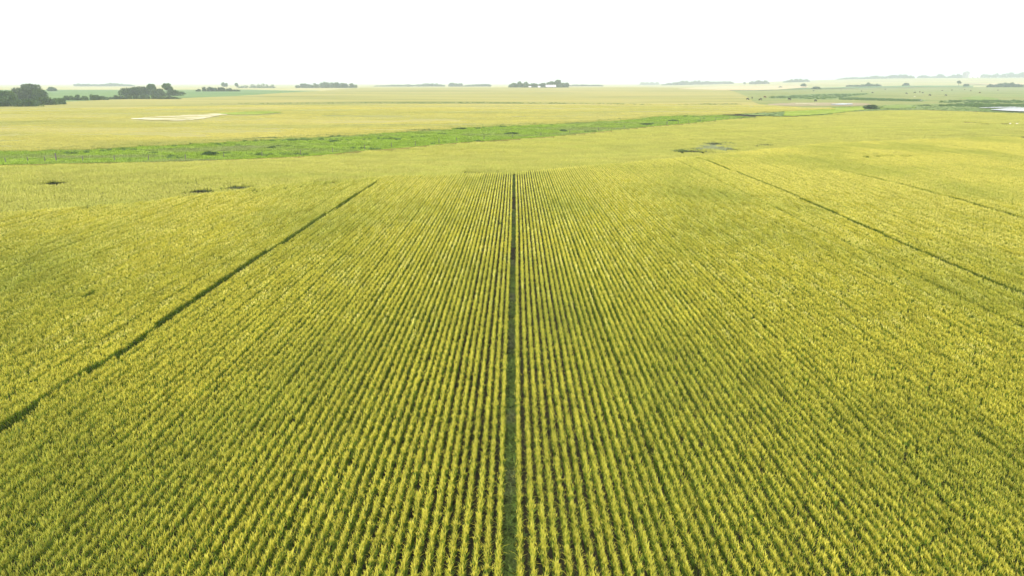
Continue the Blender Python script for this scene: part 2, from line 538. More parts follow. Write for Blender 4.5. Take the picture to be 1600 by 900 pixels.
# pasture detail
for nm, rb, mt, lf in [
    ('sedge_band', Rib([(1200, 153.5), (1215, 150), (1290, 146.5), (1355, 146), (1365, 147)], [(1200, 154), (1240, 156), (1300, 156.5), (1355, 148), (1365, 147.6)], 1200, 1365), 'slough', .16),
    ('sedge_band', Rib([(1310, 153), (1345, 152.5), (1440, 156), (1450, 157.5)], [(1310, 154), (1345, 157.5), (1440, 160), (1450, 158.5)], 1310, 1450), 'slough', .2),
    ('sedge_band', Rib([(1465, 160), (1485, 157), (1560, 158), (1900, 157)], [(1465, 161), (1485, 162), (1560, 162), (1900, 163)], 1465, 1900), 'slough', .16),
    ('sedge_meadow_patch', Rib([(1495, 154.5), (1525, 151), (1535, 151.5), (1560, 155)], [(1495, 155), (1525, 158), (1535, 158.4), (1560, 157)], 1495, 1560), 'bright', .24),
    ('sedge_meadow_patch', Rib([(1225, 175), (1240, 172.6), (1290, 169.6), (1350, 168)], [(1225, 182), (1240, 182.6), (1290, 179.5), (1350, 172.5)], 1225, 1350), 'green', .26),
    ('sedge_meadow_patch', Rib([(1380, 166.5), (1400, 164.5), (1425, 165.5)], [(1380, 170), (1400, 171), (1425, 169.5)], 1380, 1425), 'bright', .28),
    ('mud_margin', Rib([(1200, 163.5), (1240, 161.5), (1330, 161.6), (1360, 163)], [(1200, 165), (1240, 166.5), (1330, 166.5), (1360, 165)], 1200, 1360), 'mud', .24),
    ('salt_margin', Rib([(1243, 162.8), (1275, 163.8)], [(1243, 164), (1275, 165)], 1243, 1275), 'salt', .34),
    ('stubble_field', Rib([(1060, 139.5), (1120, 136), (1250, 134.5), (1262, 135.4)], [(1060, 140), (1120, 141.5), (1200, 142), (1262, 137.5)], 1060, 1262), 'stubble', .5),
    ('stubble_field', Rib([(1500, 129.5), (1540, 129), (1900, 128)], [(1500, 131), (1540, 133), (1900, 133)], 1500, 1900), 'stubble', .5),
    ('hedge_ground', Rib([(1180, 142), (1260, 138.4), (1420, 134.5), (1520, 135)], [(1180, 142.4), (1260, 140), (1420, 137), (1520, 137.5)], 1180, 1520), 'greenfar', .5),
]:
    sheet(nm, rb, M[mt], lift=lf, n=60, m_=7, jag=.35, seed=int(rb.x0) % 50)


def pond(name, rib, seed):
    p0 = at((rib.x0 + min(rib.x1, 1600)) / 2, float(ip(rib.near, (rib.x0 + min(rib.x1, 1600)) / 2)))
    lvl = max(float(H(*at(x, float(ip(e, x)))[:2])) + math.hypot(*at(x, float(ip(e, x)))[:2]) * .0004 for x in np.linspace(rib.x0, rib.x1, 9) for e in (rib.near, rib.far)) + .40
    return sheet(name, rib, M['water'], n=70, m_=6, jag=.25, seed=seed, level=lvl)


pond('pond_water', Rib([(1548, 173.4), (1570, 171), (1600, 170.2), (1900, 168)], [(1548, 173.8), (1580, 176), (1600, 176.6), (1900, 179)], 1548, 1900), 3)
pond('pond_water', Rib([(1530, 170), (1560, 168.4), (1900, 166)], [(1530, 170.6), (1560, 170.4), (1900, 167.6)], 1530, 1900), 5)
pond('slough_water', Rib([(1298, 164.2), (1315, 162.8), (1332, 163.6)], [(1298, 164.8), (1315, 165.4), (1332, 164.6)], 1298, 1332), 6)


# ------------------------------------------------------------------ plant pieces (meshes to be strewn)
class Plants:
    def __init__(s):
        s.V, s.F, s.T, s.n = [], [], [], 0

    def blade(s, p, d, L, wdt, lean, t0, t1, seg=2, droop=0.3):
        """a tapering, bending leaf"""
        px_, py_ = -d[1], d[0]
        n0 = s.n
        for i in range(seg):
            f = i / seg
            r = lean * L * (f + droop * f * f)
            z = L * f * (1 - .25 * droop * f * f * 2)
            ww = wdt * (1 - .35 * f) * .5
            cx, cy_, cz = p[0] + d[0] * r, p[1] + d[1] * r, p[2] + z
            s.V.append((cx - px_ * ww, cy_ - py_ * ww, cz)); s.V.append((cx + px_ * ww, cy_ + py_ * ww, cz))
            t = t0 + (t1 - t0) * f
            s.T += [t, t]
        r = lean * L * (1 + droop)
        s.V.append((p[0] + d[0] * r, p[1] + d[1] * r, p[2] + L * (1 - .5 * droop)))
        s.T.append(t1)
        for i in range(seg - 1):
            q = n0 + 2 * i
            s.F.append((q, q + 1, q + 3, q + 2))
        q = n0 + 2 * (seg - 1)
        s.F.append((q, q + 1, q + 2))
        s.n += 2 * seg + 1

    def head(s, p, d, L, r, t):
        """an ear: a slim six-pointed spindle"""
        n0 = s.n
        top = (p[0] + d[0] * L, p[1] + d[1] * L, p[2] + d[2] * L)
        m_ = (p[0] + d[0] * L * .4, p[1] + d[1] * L * .4, p[2] + d[2] * L * .4)
        s.V += [tuple(p), top] + [(m_[0] + r * math.cos(a), m_[1] + r * math.sin(a), m_[2]) for a in (0, 2.09, 4.19)]
        s.T += [t - .25, t, t, t, t]
        for k in range(3):
            a, b_ = n0 + 2 + k, n0 + 2 + (k + 1) % 3
            s.F.append((n0, b_, a)); s.F.append((n0 + 1, a, b_))
        s.n += 5

    def make(s, name, mat, c):
        o = mesh_np(name, s.V, s.F, mat, tone=np.clip(s.T, 0, 1), link=False)
        c.objects.link(o)
        return o


def row_piece(L, tillers, wmul, seed, hgt=.64, lw=.052):
    rs = random.Random(seed)
    P = Plants()
    y = -L / 2 - .06
    clump = []
    while y < L / 2 + .06:
        clump.append((y, rs.gauss(0, .012), rs.uniform(.85, 1.05), rs.random()))
        y += rs.uniform(.04, .10)
    nt_ = int(L * tillers)
    for i in range(nt_):
        cl = rs.choice(clump)
        by, bx = cl[0] + rs.gauss(0, .02), cl[1] + rs.gauss(0, .016)
        a = rs.uniform(0, 2 * math.pi)
        lean = abs(rs.gauss(0, lw)) + .01
        h = hgt * cl[2] * rs.uniform(.90, 1.07)
        tx, ty = bx + math.cos(a) * lean * h * 1.1, by + math.sin(a) * lean * h
        yel = min(1, .68 + .28 * cl[3] + rs.gauss(0, .17))
        # ear with awns
        hd = Vector((math.cos(a) * lean * 4, math.sin(a) * lean * 4, 1)).normalized()
        P.head((tx, ty, h - .08), hd, .10 * rs.uniform(.8, 1.2), .011 * wmul, yel)
        for k in range(2):
            aa = rs.uniform(0, 6.28)
            P.blade((tx, ty, h - .02), (math.cos(aa), math.sin(aa)), .13, .012 * wmul, .38, yel + .1, 1.0, 1, .3)
        # flag leaf and a lower leaf
        aa = rs.uniform(0, 6.28)
        P.blade((tx * .9, ty, h * .72), (math.cos(aa), math.sin(aa)), .20 * rs.uniform(.7, 1.2), .017 * wmul, .42, .38, yel if rs.random() < .7 else .5, 2, .6)
        if i % 2 == 0:
            aa = rs.uniform(0, 6.28)
            P.blade((bx, by, .12), (math.cos(aa), math.sin(aa)), .42 * rs.uniform(.8, 1.2), .018 * wmul, .24, .05, .45, 2, .5)
        if i % 3 == 0:
            P.blade((bx, by, 0), (math.cos(a), math.sin(a)), h * .9, .014 * wmul, lean, .1, .5, 1, 0)
        if rs.random() < .022:   # a dry pale leaf bending out into the gap
            aa = rs.choice((0, math.pi)) + rs.gauss(0, .5)
            P.blade((bx, by, h * rs.uniform(.3, .6)), (math.cos(aa), math.sin(aa)), rs.uniform(.16, .28), .016 * wmul, rs.uniform(.5, .9), .6, rs.uniform(.7, 1), 2, rs.uniform(.4, .9))
    return P


def protos(name):
    return bpy.data.collections.new(name)


c_near, c_mid, c_tile, c_far = protos('near_row_pieces'), protos('mid_row_pieces'), protos('crop_pieces'), protos('far_crop_pieces')
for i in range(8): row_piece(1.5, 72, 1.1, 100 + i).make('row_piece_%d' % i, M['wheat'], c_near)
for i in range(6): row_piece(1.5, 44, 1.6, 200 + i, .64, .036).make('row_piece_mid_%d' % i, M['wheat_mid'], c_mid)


def tile_piece(size, rows, per_m, wm, seed, c, mat, nm):
    rs = random.Random(seed)
    P = Plants()
    for r_ in range(rows):
        x0 = -size / 2 + (r_ + .5) * size / rows
        for k in range(int(size * per_m)):
            y = rs.uniform(-size / 2, size / 2)
            x = x0 + rs.gauss(0, .05)
            h = .72 * rs.uniform(.82, 1.1)
            for q in range(2):
                a = rs.uniform(0, 6.28)
                yel = min(1, .74 + rs.gauss(0, .2))
                P.blade((x + rs.gauss(0, .04), y + rs.gauss(0, .04), .3), (math.cos(a), math.sin(a)), h - .3, .05 * wm, .16, .4, yel, 2, .5)
    P.make(nm, mat, c)


for i in range(6): tile_piece(3.0, 10, 16, .8, 300 + i, c_tile, M['wheat_head'], 'crop_piece_%d' % i)
for i in range(6): tile_piece(3.0, 10, 13, 1.0, 350 + i, c_far, M['wheat_far'], 'far_crop_piece_%d' % i)


def tuft(seed, nb, spread, hgt, wd, lo=.1, hi=1.0, lean=.45):
    rs = random.Random(seed)
    P = Plants()
    for k in range(nb):
        a, r = rs.uniform(0, 6.28), spread * math.sqrt(rs.random())
        b_ = rs.uniform(0, 6.28)
        P.blade((r * math.cos(a), r * math.sin(a), 0), (math.cos(b_), math.sin(b_)), hgt * rs.uniform(.5, 1.1) * (1.1 - .5 * (r / spread) ** 2), wd,
                lean * rs.uniform(.4, 1.3), lo, hi * rs.uniform(.5, 1), 2, .5)
    return P


c_weed, c_mead, c_reed, c_pale = protos('weed_tufts'), protos('meadow_tufts'), protos('reed_tufts'), protos('pale_tufts')
for i in range(5): tuft(400 + i, 26, .2, .17, .042, lean=1.0).make('weed_tuft_%d' % i, M['weeds'], c_weed)
for i in range(6): tuft(420 + i, 90, .8, .45, .06).make('meadow_tuft_%d' % i, M['meadow'], c_mead)
for i in range(5): tuft(440 + i, 80, .7, 1.0, .07, lean=.2).make('reed_tuft_%d' % i, M['reed'], c_reed)
for i in range(4): tuft(460 + i, 70, .6, .4, .06).make('pale_tuft_%d' % i, M['palew'], c_pale)


def strew(name, P, rot, scl, vid, coll, label):
    """one object that sets plant pieces on a cloud of points with geometry nodes"""
    me = bpy.data.meshes.new(name)
    me.vertices.add(len(P))
    me.vertices.foreach_set('co', np.asarray(P, np.float32).ravel())
    for nm, arr in (('rot', rot), ('scl', scl)):
        a = me.attributes.new(nm, 'FLOAT_VECTOR', 'POINT')
        a.data.foreach_set('vector', np.asarray(arr, np.float32).ravel())
    a = me.attributes.new('vid', 'INT', 'POINT')
    a.data.foreach_set('value', np.asarray(vid, np.int32))
    o = bpy.data.objects.new(name, me)
    col.objects.link(o)
    ng = bpy.data.node_groups.new(name + '_nodes', 'GeometryNodeTree')
    ng.interface.new_socket('Geometry', in_out='INPUT', socket_type='NodeSocketGeometry')
    ng.interface.new_socket('Geometry', in_out='OUTPUT', socket_type='NodeSocketGeometry')
    N = ng.nodes
    gi, go = N.new('NodeGroupInput'), N.new('NodeGroupOutput')
    ins = N.new('GeometryNodeInstanceOnPoints')
    ci = N.new('GeometryNodeCollectionInfo')
    ci.inputs['Collection'].default_value = coll
    ci.inputs['Separate Children'].default_value = True
    ci.inputs['Reset Children'].default_value = True
    ins.inputs['Pick Instance'].default_value = True
    for nm, dt, sock in (('rot', 'FLOAT_VECTOR', 'Rotation'), ('scl', 'FLOAT_VECTOR', 'Scale'), ('vid', 'INT', 'Instance Index')):
        na_ = N.new('GeometryNodeInputNamedAttribute')
        na_.data_type = dt
        na_.inputs['Name'].default_value = nm
        ng.links.new(na_.outputs['Attribute'], ins.inputs[sock])
    ng.links.new(gi.outputs[0], ins.inputs['Points'])
    ng.links.new(ci.outputs[0], ins.inputs['Instance'])
    ng.links.new(ins.outputs[0], go.inputs[0])
    md = o.modifiers.new('strew', 'NODES')
    md.node_group = ng
    tag(o, label, 'crop' if 'wheat' in name else 'plants', kind='stuff')
    print(name, len(P))
    return o


# ------------------------------------------------------------------ wheat rows of the near field
TR = {}
trk = [[at(x, y, .6) for x, y in pts] for pts in (
    [(0, 668), (100, 600), (195, 545), (300, 471), (390, 411), (500, 340), (585, 286)],
    [(1075, 243), (1200, 287), (1300, 330), (1400, 375), (1500, 418), (1600, 459)],
    [(1320, 267), (1410, 288), (1500, 312), (1600, 341)],
    [(1460, 234), (1600, 258)],
    [(1380, 209), (1600, 246)])]


def track_x(pts, y):
    p = sorted([(q.y, q.x) for q in pts])
    ys = [q[0] for q in p]
    xs = [q[1] for q in p]
    return np.interp(y, ys, xs)


SP = 0.30
ROW0 = -0.13
YEND = 240.0


# where the long rows meet the headland, whose rows run across
HEAD = [(-400, 350), (0, 330), (200, 316), (430, 288), (560, 277), (640, 272.5), (803, 268), (900, 259.5), (1050, 247), (1160, 236), (1300, 222), (1900, 200)]


P1, R1, S1, I1 = [], [], [], []
P2, R2, S2, I2 = [], [], [], []
SEG = 1.5


def in_holes(px, py, r):
    k = np.zeros(px.shape, bool)
    for rb, dens in HOLES:
        k |= rb.inside(px, py) & (r < dens)
    k |= PALE.inside(px, py) & (r < .8)
    return k


wp = []
for k in range(-330, 380):
    if k == 0: continue
    x = ROW0 + (k * SP if abs(k) > 1 else math.copysign(0.278, k))
    y0 = max(7.0, (abs(x) - 5) / 0.80)
    y = np.arange(y0 - (k * .618 % 1) * SEG, YEND, SEG)
    if not len(y): continue
    xx = np.full_like(y, x) + .022 * np.sin(y / 9.0 + 1.3) + .015 * (vnoise(y, 0 * y + k, 6, 3) - .5) + np.random.default_rng(k + 500).normal(0, .012)
    cut = np.zeros(len(y), bool)
    for pts, am in zip(trk, (.14, .17, .18, .2, .2)):     # rows lean away from a wheel track; the one driven over is gone
        dx = xx - track_x(pts, y)
        live = (y < max(v.y for v in pts) + 1) & (y > min(v.y for v in pts) - 6)
        cut |= live & (np.abs(dx) < .135)
        xx = xx + np.where(live, np.sign(dx) * am * np.exp(-np.abs(dx) / .5), 0)
    z = H(xx, y)
    px, py = proj(xx, y, z + .7)
    rr = rng.random(len(y))
    keep = (px > -260) & (px < 1860) & (py < 1010) & (rr > .0001)
    keep &= ~((py < ip(strip_near, px)) & (px < 1185))
    keep &= ~in_holes(px, py, rng.random(len(y))) & (py > ip(HEAD, px))
    keep &= ~cut
    xx, y, z, px, py = xx[keep], y[keep], z[keep], px[keep], py[keep]
    if not len(y): continue
    slope = np.arctan((H(xx, y + .7) - H(xx, y - .7)) / 1.4)
    flip = rng.random(len(y)) < .5
    rowh = 1 + .03 * np.random.default_rng(k + 900).normal()
    if k in (-20, -12): rowh *= .86
    hs = rowh * (0.90 + .20 * fbm(xx * 1.0, y * 1.0, 14, 12) + rng.normal(0, .012, len(y)))
    ws = .92 + .2 * rng.random(len(y))
    pos = np.stack([xx, y, z], 1)
    rot = np.stack([np.where(flip, -slope, slope), 0 * y, np.where(flip, math.pi, 0.0)], 1)
    scl = np.stack([ws, 1.04 + 0 * y, hs], 1)
    D = np.hypot(xx, y)
    nr_ = rng.random(len(y)) > np.clip((D - 30) / 62, 0, 1)
    for msk, (PP, RR_, SS, II, nv) in ((nr_, (P1, R1, S1, I1, 8)), (~nr_, (P2, R2, S2, I2, 6))):
        if msk.any():
            PP.append(pos[msk]); RR_.append(rot[msk]); SS.append(scl[msk]); II.append(rng.integers(0, nv, msk.sum()))
cat_ = np.concatenate
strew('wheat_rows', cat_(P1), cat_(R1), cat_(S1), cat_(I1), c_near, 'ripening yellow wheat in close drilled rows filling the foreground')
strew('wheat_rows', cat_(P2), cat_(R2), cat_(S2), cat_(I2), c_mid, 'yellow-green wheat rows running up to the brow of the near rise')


def grid_pts(step, dmin, dmax, azmax=44):
    g = np.arange(-dmax, dmax, step)
    X_, Y_ = np.meshgrid(g, np.arange(0, dmax, step))
    X_, Y_ = X_.ravel(), Y_.ravel()
    D = np.hypot(X_, Y_)
    k = (D > dmin) & (D < dmax) & (np.abs(np.degrees(np.arctan2(X_, Y_))) < azmax)
    return X_[k], Y_[k]


# the rest of the near field, beyond the rows one can tell apart
X_, Y_ = grid_pts(3.0, 60, 420)
Z_ = H(X_, Y_)
px, py = proj(X_, Y_, Z_ + .5)
nearedge = np.where(px < 1185, ip(strip_near, px), ip(band_near, px))
k = (py < ip(HEAD, px) + .4 + 1.6 * (py - 130) ** 2 / 12366) & (py > nearedge - .25) & ~in_holes(px, py, rng.random(len(px)))
k1 = k
nn = k1.sum()
sc_ = np.stack([np.full(nn, 1.05), np.full(nn, 1.05), (.80 + .40 * fbm(X_[k1] * .5, Y_[k1], 11, 20)) * np.where(fbm(X_[k1] * .5, Y_[k1], 6, 91) > .69, .8, 1)], 1)
strew('wheat_crop', np.stack([X_[k1], Y_[k1], Z_[k1]], 1), np.stack([0 * X_[k1], 0 * X_[k1], R(78) + rng.integers(0, 2, nn) * math.pi], 1), sc_,
      rng.integers(0, 6, nn), c_tile, 'smooth golden wheat beyond the brow, up to the green slough strip')
# the far field behind the green strip
k2 = FARF.inside(px, py) & ~(SALT.inside(px, py, .4) & (fbm(X_ * .25, Y_, 7, 33) > .40)) & ~SPOT.inside(px, py, .3) & ~DITCH.inside(px, py)
teeth = Rib([(320, 187.3), (430, 184)], [(320, 189.3), (430, 187)], 320, 430)
k2 &= ~(teeth.inside(px, py) & (rng.random(len(px)) < .5))
nn = k2.sum()
sc_ = np.stack([np.full(nn, 1.05), np.full(nn, 1.05), (.78 + .42 * fbm(X_[k2] * .4, Y_[k2], 16, 24)) * np.where(fbm(X_[k2] * .22, Y_[k2], 8, 95) > .67, .6, 1)], 1)
strew('wheat_crop', np.stack([X_[k2], Y_[k2], Z_[k2]], 1), np.stack([0 * X_[k2], 0 * X_[k2], rng.uniform(0, 6.28, nn)], 1), sc_,
      rng.integers(0, 6, nn), c_far, 'pale golden wheat of the far field behind the green strip')

# weeds in the wheel tracks and gaps
P, S = [], []
for yy in np.arange(8, 96, .11):
    for q in range(2):
        P.append((ROW0 + random.gauss(0, .09), yy + random.uniform(-.1, .1)))
        S.append(random.uniform(.5, 1.15))
for pts, hw, yr in zip(trk, (.14, .12, .1, .1, .1), ((12, 90), (20, 120), (40, 120), (60, 150), (90, 170))):
    for yy in np.arange(yr[0], yr[1], .25):
        P.append((float(track_x(pts, yy)) + random.gauss(0, hw), yy)); S.append(random.uniform(1.6, 2.39))
for rb, dens in HOLES:
    for q in range(260 if dens > .5 else 70):
        x = random.uniform(rb.x0, min(rb.x1, 1700))
        p = at(x, random.uniform(float(ip(rb.far, x)) + .6, float(ip(rb.near, x)) + .8), .1)
        P.append((p.x, p.y)); S.append(random.uniform(2.5, 4.5) if dens > .5 else random.uniform(2.4, 3.2))
P = np.array(P)
bare = vnoise(P[:, 0] * 0, P[:, 1], 5, 40) < .20
P, S = P[~(bare & (np.abs(P[:, 0]) < 1))], np.array(S)[~(bare & (np.abs(P[:, 0]) < 1))]
nn = len(P)
S3 = np.where(S > 2.4, S * 1.25, S)
strew('weeds', np.column_stack([P, H(P[:, 0], P[:, 1])]), np.stack([np.zeros(nn), np.zeros(nn), rng.uniform(0, 6.28, nn)], 1), np.stack([S, S, S3], 1),
      rng.integers(0, 5, nn), c_weed, 'low dark green weeds in the wheel tracks and bare gaps of the crop')


def scatter_rib(rib, cnt, jit=0, x1=None, edge=None):
    out = []
    lo = max(rib.x0, -150)
    hi = min(rib.x1, x1 or 1750)
    a = [(x, at(x, float(ip(rib.near, x))), at(x, float(ip(rib.far, x)))) for x in np.linspace(lo, hi, 80)]
    wts = [max(.01, (q[2] - q[1]).length * (q[1].length)) for q in a]
    for q in random.choices(range(79), wts[:79], k=cnt):
        t = random.random()
        s_ = random.random() if edge is None else min(1, max(0, edge + random.gauss(0, .04)))
        pn = a[q][1].lerp(a[q + 1][1], t)
        pf = a[q][2].lerp(a[q + 1][2], t)
        p = pn.lerp(pf, s_)
        out.append((p.x, p.y))
    return np.array(out)


def strew_pts(name, P, smin, smax, coll, nv, label, hz=1.0, dz=.05, sn=None):
    nn = len(P)
    s_ = rng.uniform(smin, smax, nn)
    if sn is not None: s_ = s_ * (.55 + .9 * sn)
    return strew(name, np.column_stack([P, H(P[:, 0], P[:, 1]) + dz]), np.stack([np.zeros(nn), np.zeros(nn), rng.uniform(0, 6.28, nn)], 1),
                 np.stack([s_, s_, s_ * hz], 1), rng.integers(0, nv, nn), coll, label)


P = scatter_rib(STRIP, 15000)
strew_pts('meadow_grass', P, .6, 1.5, c_mead, 6, 'bright green meadow grass filling the slough strip between the wheat fields', sn=fbm(P[:, 0], P[:, 1] * 2, 12, 51))
P = scatter_rib(STRIP, 9000)
kk = fbm(P[:, 0], P[:, 1] * 2.2, 8, 61, 4) > .70
P = np.vstack([P[kk], scatter_rib(STRIP, 500, edge=.97)])
strew_pts('reeds', P, .35, 1.0, c_reed, 5, 'darker sedge and reed clumps scattered in the bright green strip')
P = np.vstack([scatter_rib(Rib([(1225, 175), (1240, 172.6), (1290, 169.6), (1350, 168)], [(1225, 182), (1240, 182.6), (1290, 179.5), (1350, 172.5)], 1225, 1350), 2600),
               scatter_rib(Rib([(1375, 167), (1430, 166)], [(1375, 171), (1430, 170)], 1375, 1430), 700)])
strew_pts('meadow_grass', P, .5, 1.2, c_mead, 6, 'bright grass patch between the far field and the near field at right', sn=fbm(P[:, 0], P[:, 1] * 2, 14, 71))
P = scatter_rib(BAND, 5000)
strew_pts('reeds', P, .5, 1.1, c_reed, 5, 'dull green sedge in the low band beyond the near field at right', hz=.6)
P = scatter_rib(Rib([(1468, 165.6), (1510, 162.9), (1600, 164.5), (1900, 165)], [(1468, 167), (1510, 167.6), (1540, 168.4), (1600, 168.4), (1900, 167)], 1468, 1900), 900)
strew_pts('reeds', P, .9, 1.7, c_reed, 5, 'dark reeds along the far shore of the white pond')
P = np.vstack([scatter_rib(DITCH, 750), scatter_rib(DITCH2, 150)])
strew_pts('ditch_grass', P, .9, 1.5, c_reed, 5, 'thin dark green grass line crossing the far wheat field', hz=.9)
P = scatter_rib(SPOT, 500)
strew_pts('meadow_grass', P, .6, 1.1, c_mead, 6, 'small green grass patch beside the white salt patch in the far field', dz=.3)
P = scatter_rib(PALE, 800)
strew_pts('pale_weeds', P, .8, 1.5, c_pale, 4, 'pale grey-green weeds on a drowned-out spot of the near wheat field', hz=1.3)
P = np.vstack([scatter_rib(Rib([(1202, 152), (1290, 148), (1355, 147)], [(1202, 154), (1290, 156), (1355, 148)], 1202, 1355), 700),
               scatter_rib(Rib([(1312, 153.5), (1440, 157)], [(1312, 156.5), (1440, 159.5)], 1312, 1440), 600),
               scatter_rib(Rib([(1467, 160), (1485, 158), (1900, 158)], [(1467, 161), (1485, 161.6), (1900, 162.4)], 1467, 1900), 500)])
strew_pts('reeds', P, 1.0, 1.8, c_reed, 5, 'dark green sedge bands across the cattle pasture')


# ------------------------------------------------------------------ trees and shrubs
def leaf_cloud(lobes, n_, size, seed, hollow=.55):
    rs = np.random.default_rng(seed)
    wts = np.array([l[3] * l[4] * l[5] for l in lobes]) ** .67
    wts /= wts.sum()
    idx = rs.choice(len(lobes), n_, p=wts)
    L = np.array(lobes)[idx]
    d = rs.normal(size=(n_, 3))
    d /= np.linalg.norm(d, axis=1)[:, None]
    r = hollow + (1 - hollow) * rs.random(n_) ** .7
    r *= 1 + .22 * (rs.random(n_) - .4)
    C = L[:, :3] + d * L[:, 3:6] * r[:, None]
    C[:, 2] = np.maximum(C[:, 2], .15)
    a = rs.normal(size=(n_, 3)); a /= np.linalg.norm(a, axis=1)[:, None]
    b_ = np.cross(a, rs.normal(size=(n_, 3))); b_ /= np.linalg.norm(b_, axis=1)[:, None]
    s_ = size * rs.uniform(.5, 1.2, n_)[:, None]
    V = np.empty((n_ * 4, 3))
    V[0::4] = C - a * s_ - b_ * s_ * .5
    V[1::4] = C + a * s_ - b_ * s_ * .3
    V[2::4] = C + a * s_ * .8 + b_ * s_ * .6
    V[3::4] = C - a * s_ * .7 + b_ * s_ * .5
    lobe_t = rs.random(len(lobes))[idx]
    tone = np.clip(.25 + .5 * lobe_t + rs.normal(0, .15, n_), 0, 1)
    T = np.repeat(tone, 4)
    Fc = np.arange(n_ * 4).reshape(-1, 4)
    return V, Fc, T


def tree(name, loc, h, w_, label, cat='tree', group=None, leaves=1200, mat='leaf', seed=0, bare=.25, lobes_n=9, leaf=None, depth=None, open_=False):
    rs = random.Random(seed)
    root = empty(name, loc, rs.uniform(-.3, .3))
    tag(root, label, cat, group)
    dp = depth or w_ * .8
    z0 = h * bare
    lobes = []
    mb = MB()
    mb.tube([(0, 0, -.3), (rs.gauss(0, .01 * h), 0, h * .3), (rs.gauss(0, .03 * h), rs.gauss(0, .02 * h), h * .85)], [.028 * h + .05, .02 * h + .03, .006 * h + .01])
    for i in range(lobes_n):
        f = (i + .5) / lobes_n
        z = z0 + (h - z0) * (.18 + .72 * f)
        env = math.sin(math.pi * min(1, .22 + .78 * (1 - abs(f - .4) / .75))) if not open_ else .9
        rr = w_ / 2 * (.55 + .45 * (1 - f)) * rs.uniform(.35, .75)
        a = i * 2.4 + rs.uniform(-.5, .5)
        q = 1.0 if lobes_n > 2 else .3
        lx, ly = math.cos(a) * rr * q, math.sin(a) * rr * dp / w_ * q
        r = w_ * rs.uniform(.17, .27) * (1.1 - .4 * f) * (1.35 if bare < .1 else 1)
        if lobes_n > 15: r *= .72
        if open_: r, rr = w_ * rs.uniform(.16, .24), w_ * .3 * (1.15 - f)
        rz = min(r * rs.uniform(.7, 1.1), (h - z0) * .35)
        z = min(z, h - rz)
        lobes.append((lx, ly, z, r, r * dp / w_ + .1, rz))
        if i % 2 == 0 or open_:
            zz = max(.1 * h, z - rr * .8)
            mb.tube([(0, 0, zz * .8), (lx * .5, ly * .5, (zz * .8 + z) / 2), (lx, ly, z)], [.012 * h + .015, .008 * h + .01, .004 * h], 4)
    V, Fc, T = leaf_cloud(lobes, leaves, leaf or max(.16, h * .03, Vector(loc).length / F * .75), seed + 5, .45)
    V[:, 2] *= h / V[:, 2].max()
    mesh_np('crown', V, Fc, M[mat], root, T)
    mb.build('trunk', M['bark'], root)
    return root


def shrub_mass(name, px0, px1, ybase, htop, label, D=None, leaves=3000, mat='leaf', seed=0, depth=18, prof=None, cat='trees', leaf=None, spacing=.8):
    """a belt of trees that reads as one mass: one object"""
    rs = random.Random(seed)
    a = at(px0, ybase, D=D)
    b_ = at(px1, ybase, D=D)
    dist = (a.y + b_.y) / 2
    L = (b_ - a).length
    hgt = .88 * htop * dist / F
    nl = max(4, int(L / (hgt * spacing)))
    ax = (b_ - a).normalized()
    ay = Vector((-ax.y, ax.x, 0))
    lobes = []
    for i in range(nl * 2):
        t = (i + .5) / (nl * 2)
        pr = (ip(prof, t) if prof else 1.0) * rs.uniform(.6, 1.08) * min(1, .5 + 6 * min(t, 1 - t))
        p = a + ax * (L * t) + ay * rs.uniform(-depth / 2, depth / 2)
        gz = float(H(p.x, p.y))
        h_ = hgt * pr
        r = min(hgt * rs.uniform(.34, .52), L * .25)
        for lv in (.28, .68):
            lobes.append((p.x, p.y, gz + h_ * lv, r * (1.05 - .2 * lv), r * (1.05 - .2 * lv), h_ * .32))
    V, Fc, T = leaf_cloud(lobes, leaves, max(.3, hgt * .045, dist / F * .9), seed, .35)
    V[:, 2] = np.maximum(V[:, 2], H(V[:, 0], V[:, 1]))
    c0 = (a + b_) / 2
    c0.z = float(H(c0.x, c0.y))
    V -= np.array(c0)
    o = mesh_np(name, V, Fc, M[mat], None, T)
    o.location = c0
    return tag(o, label, cat, kind='stuff')


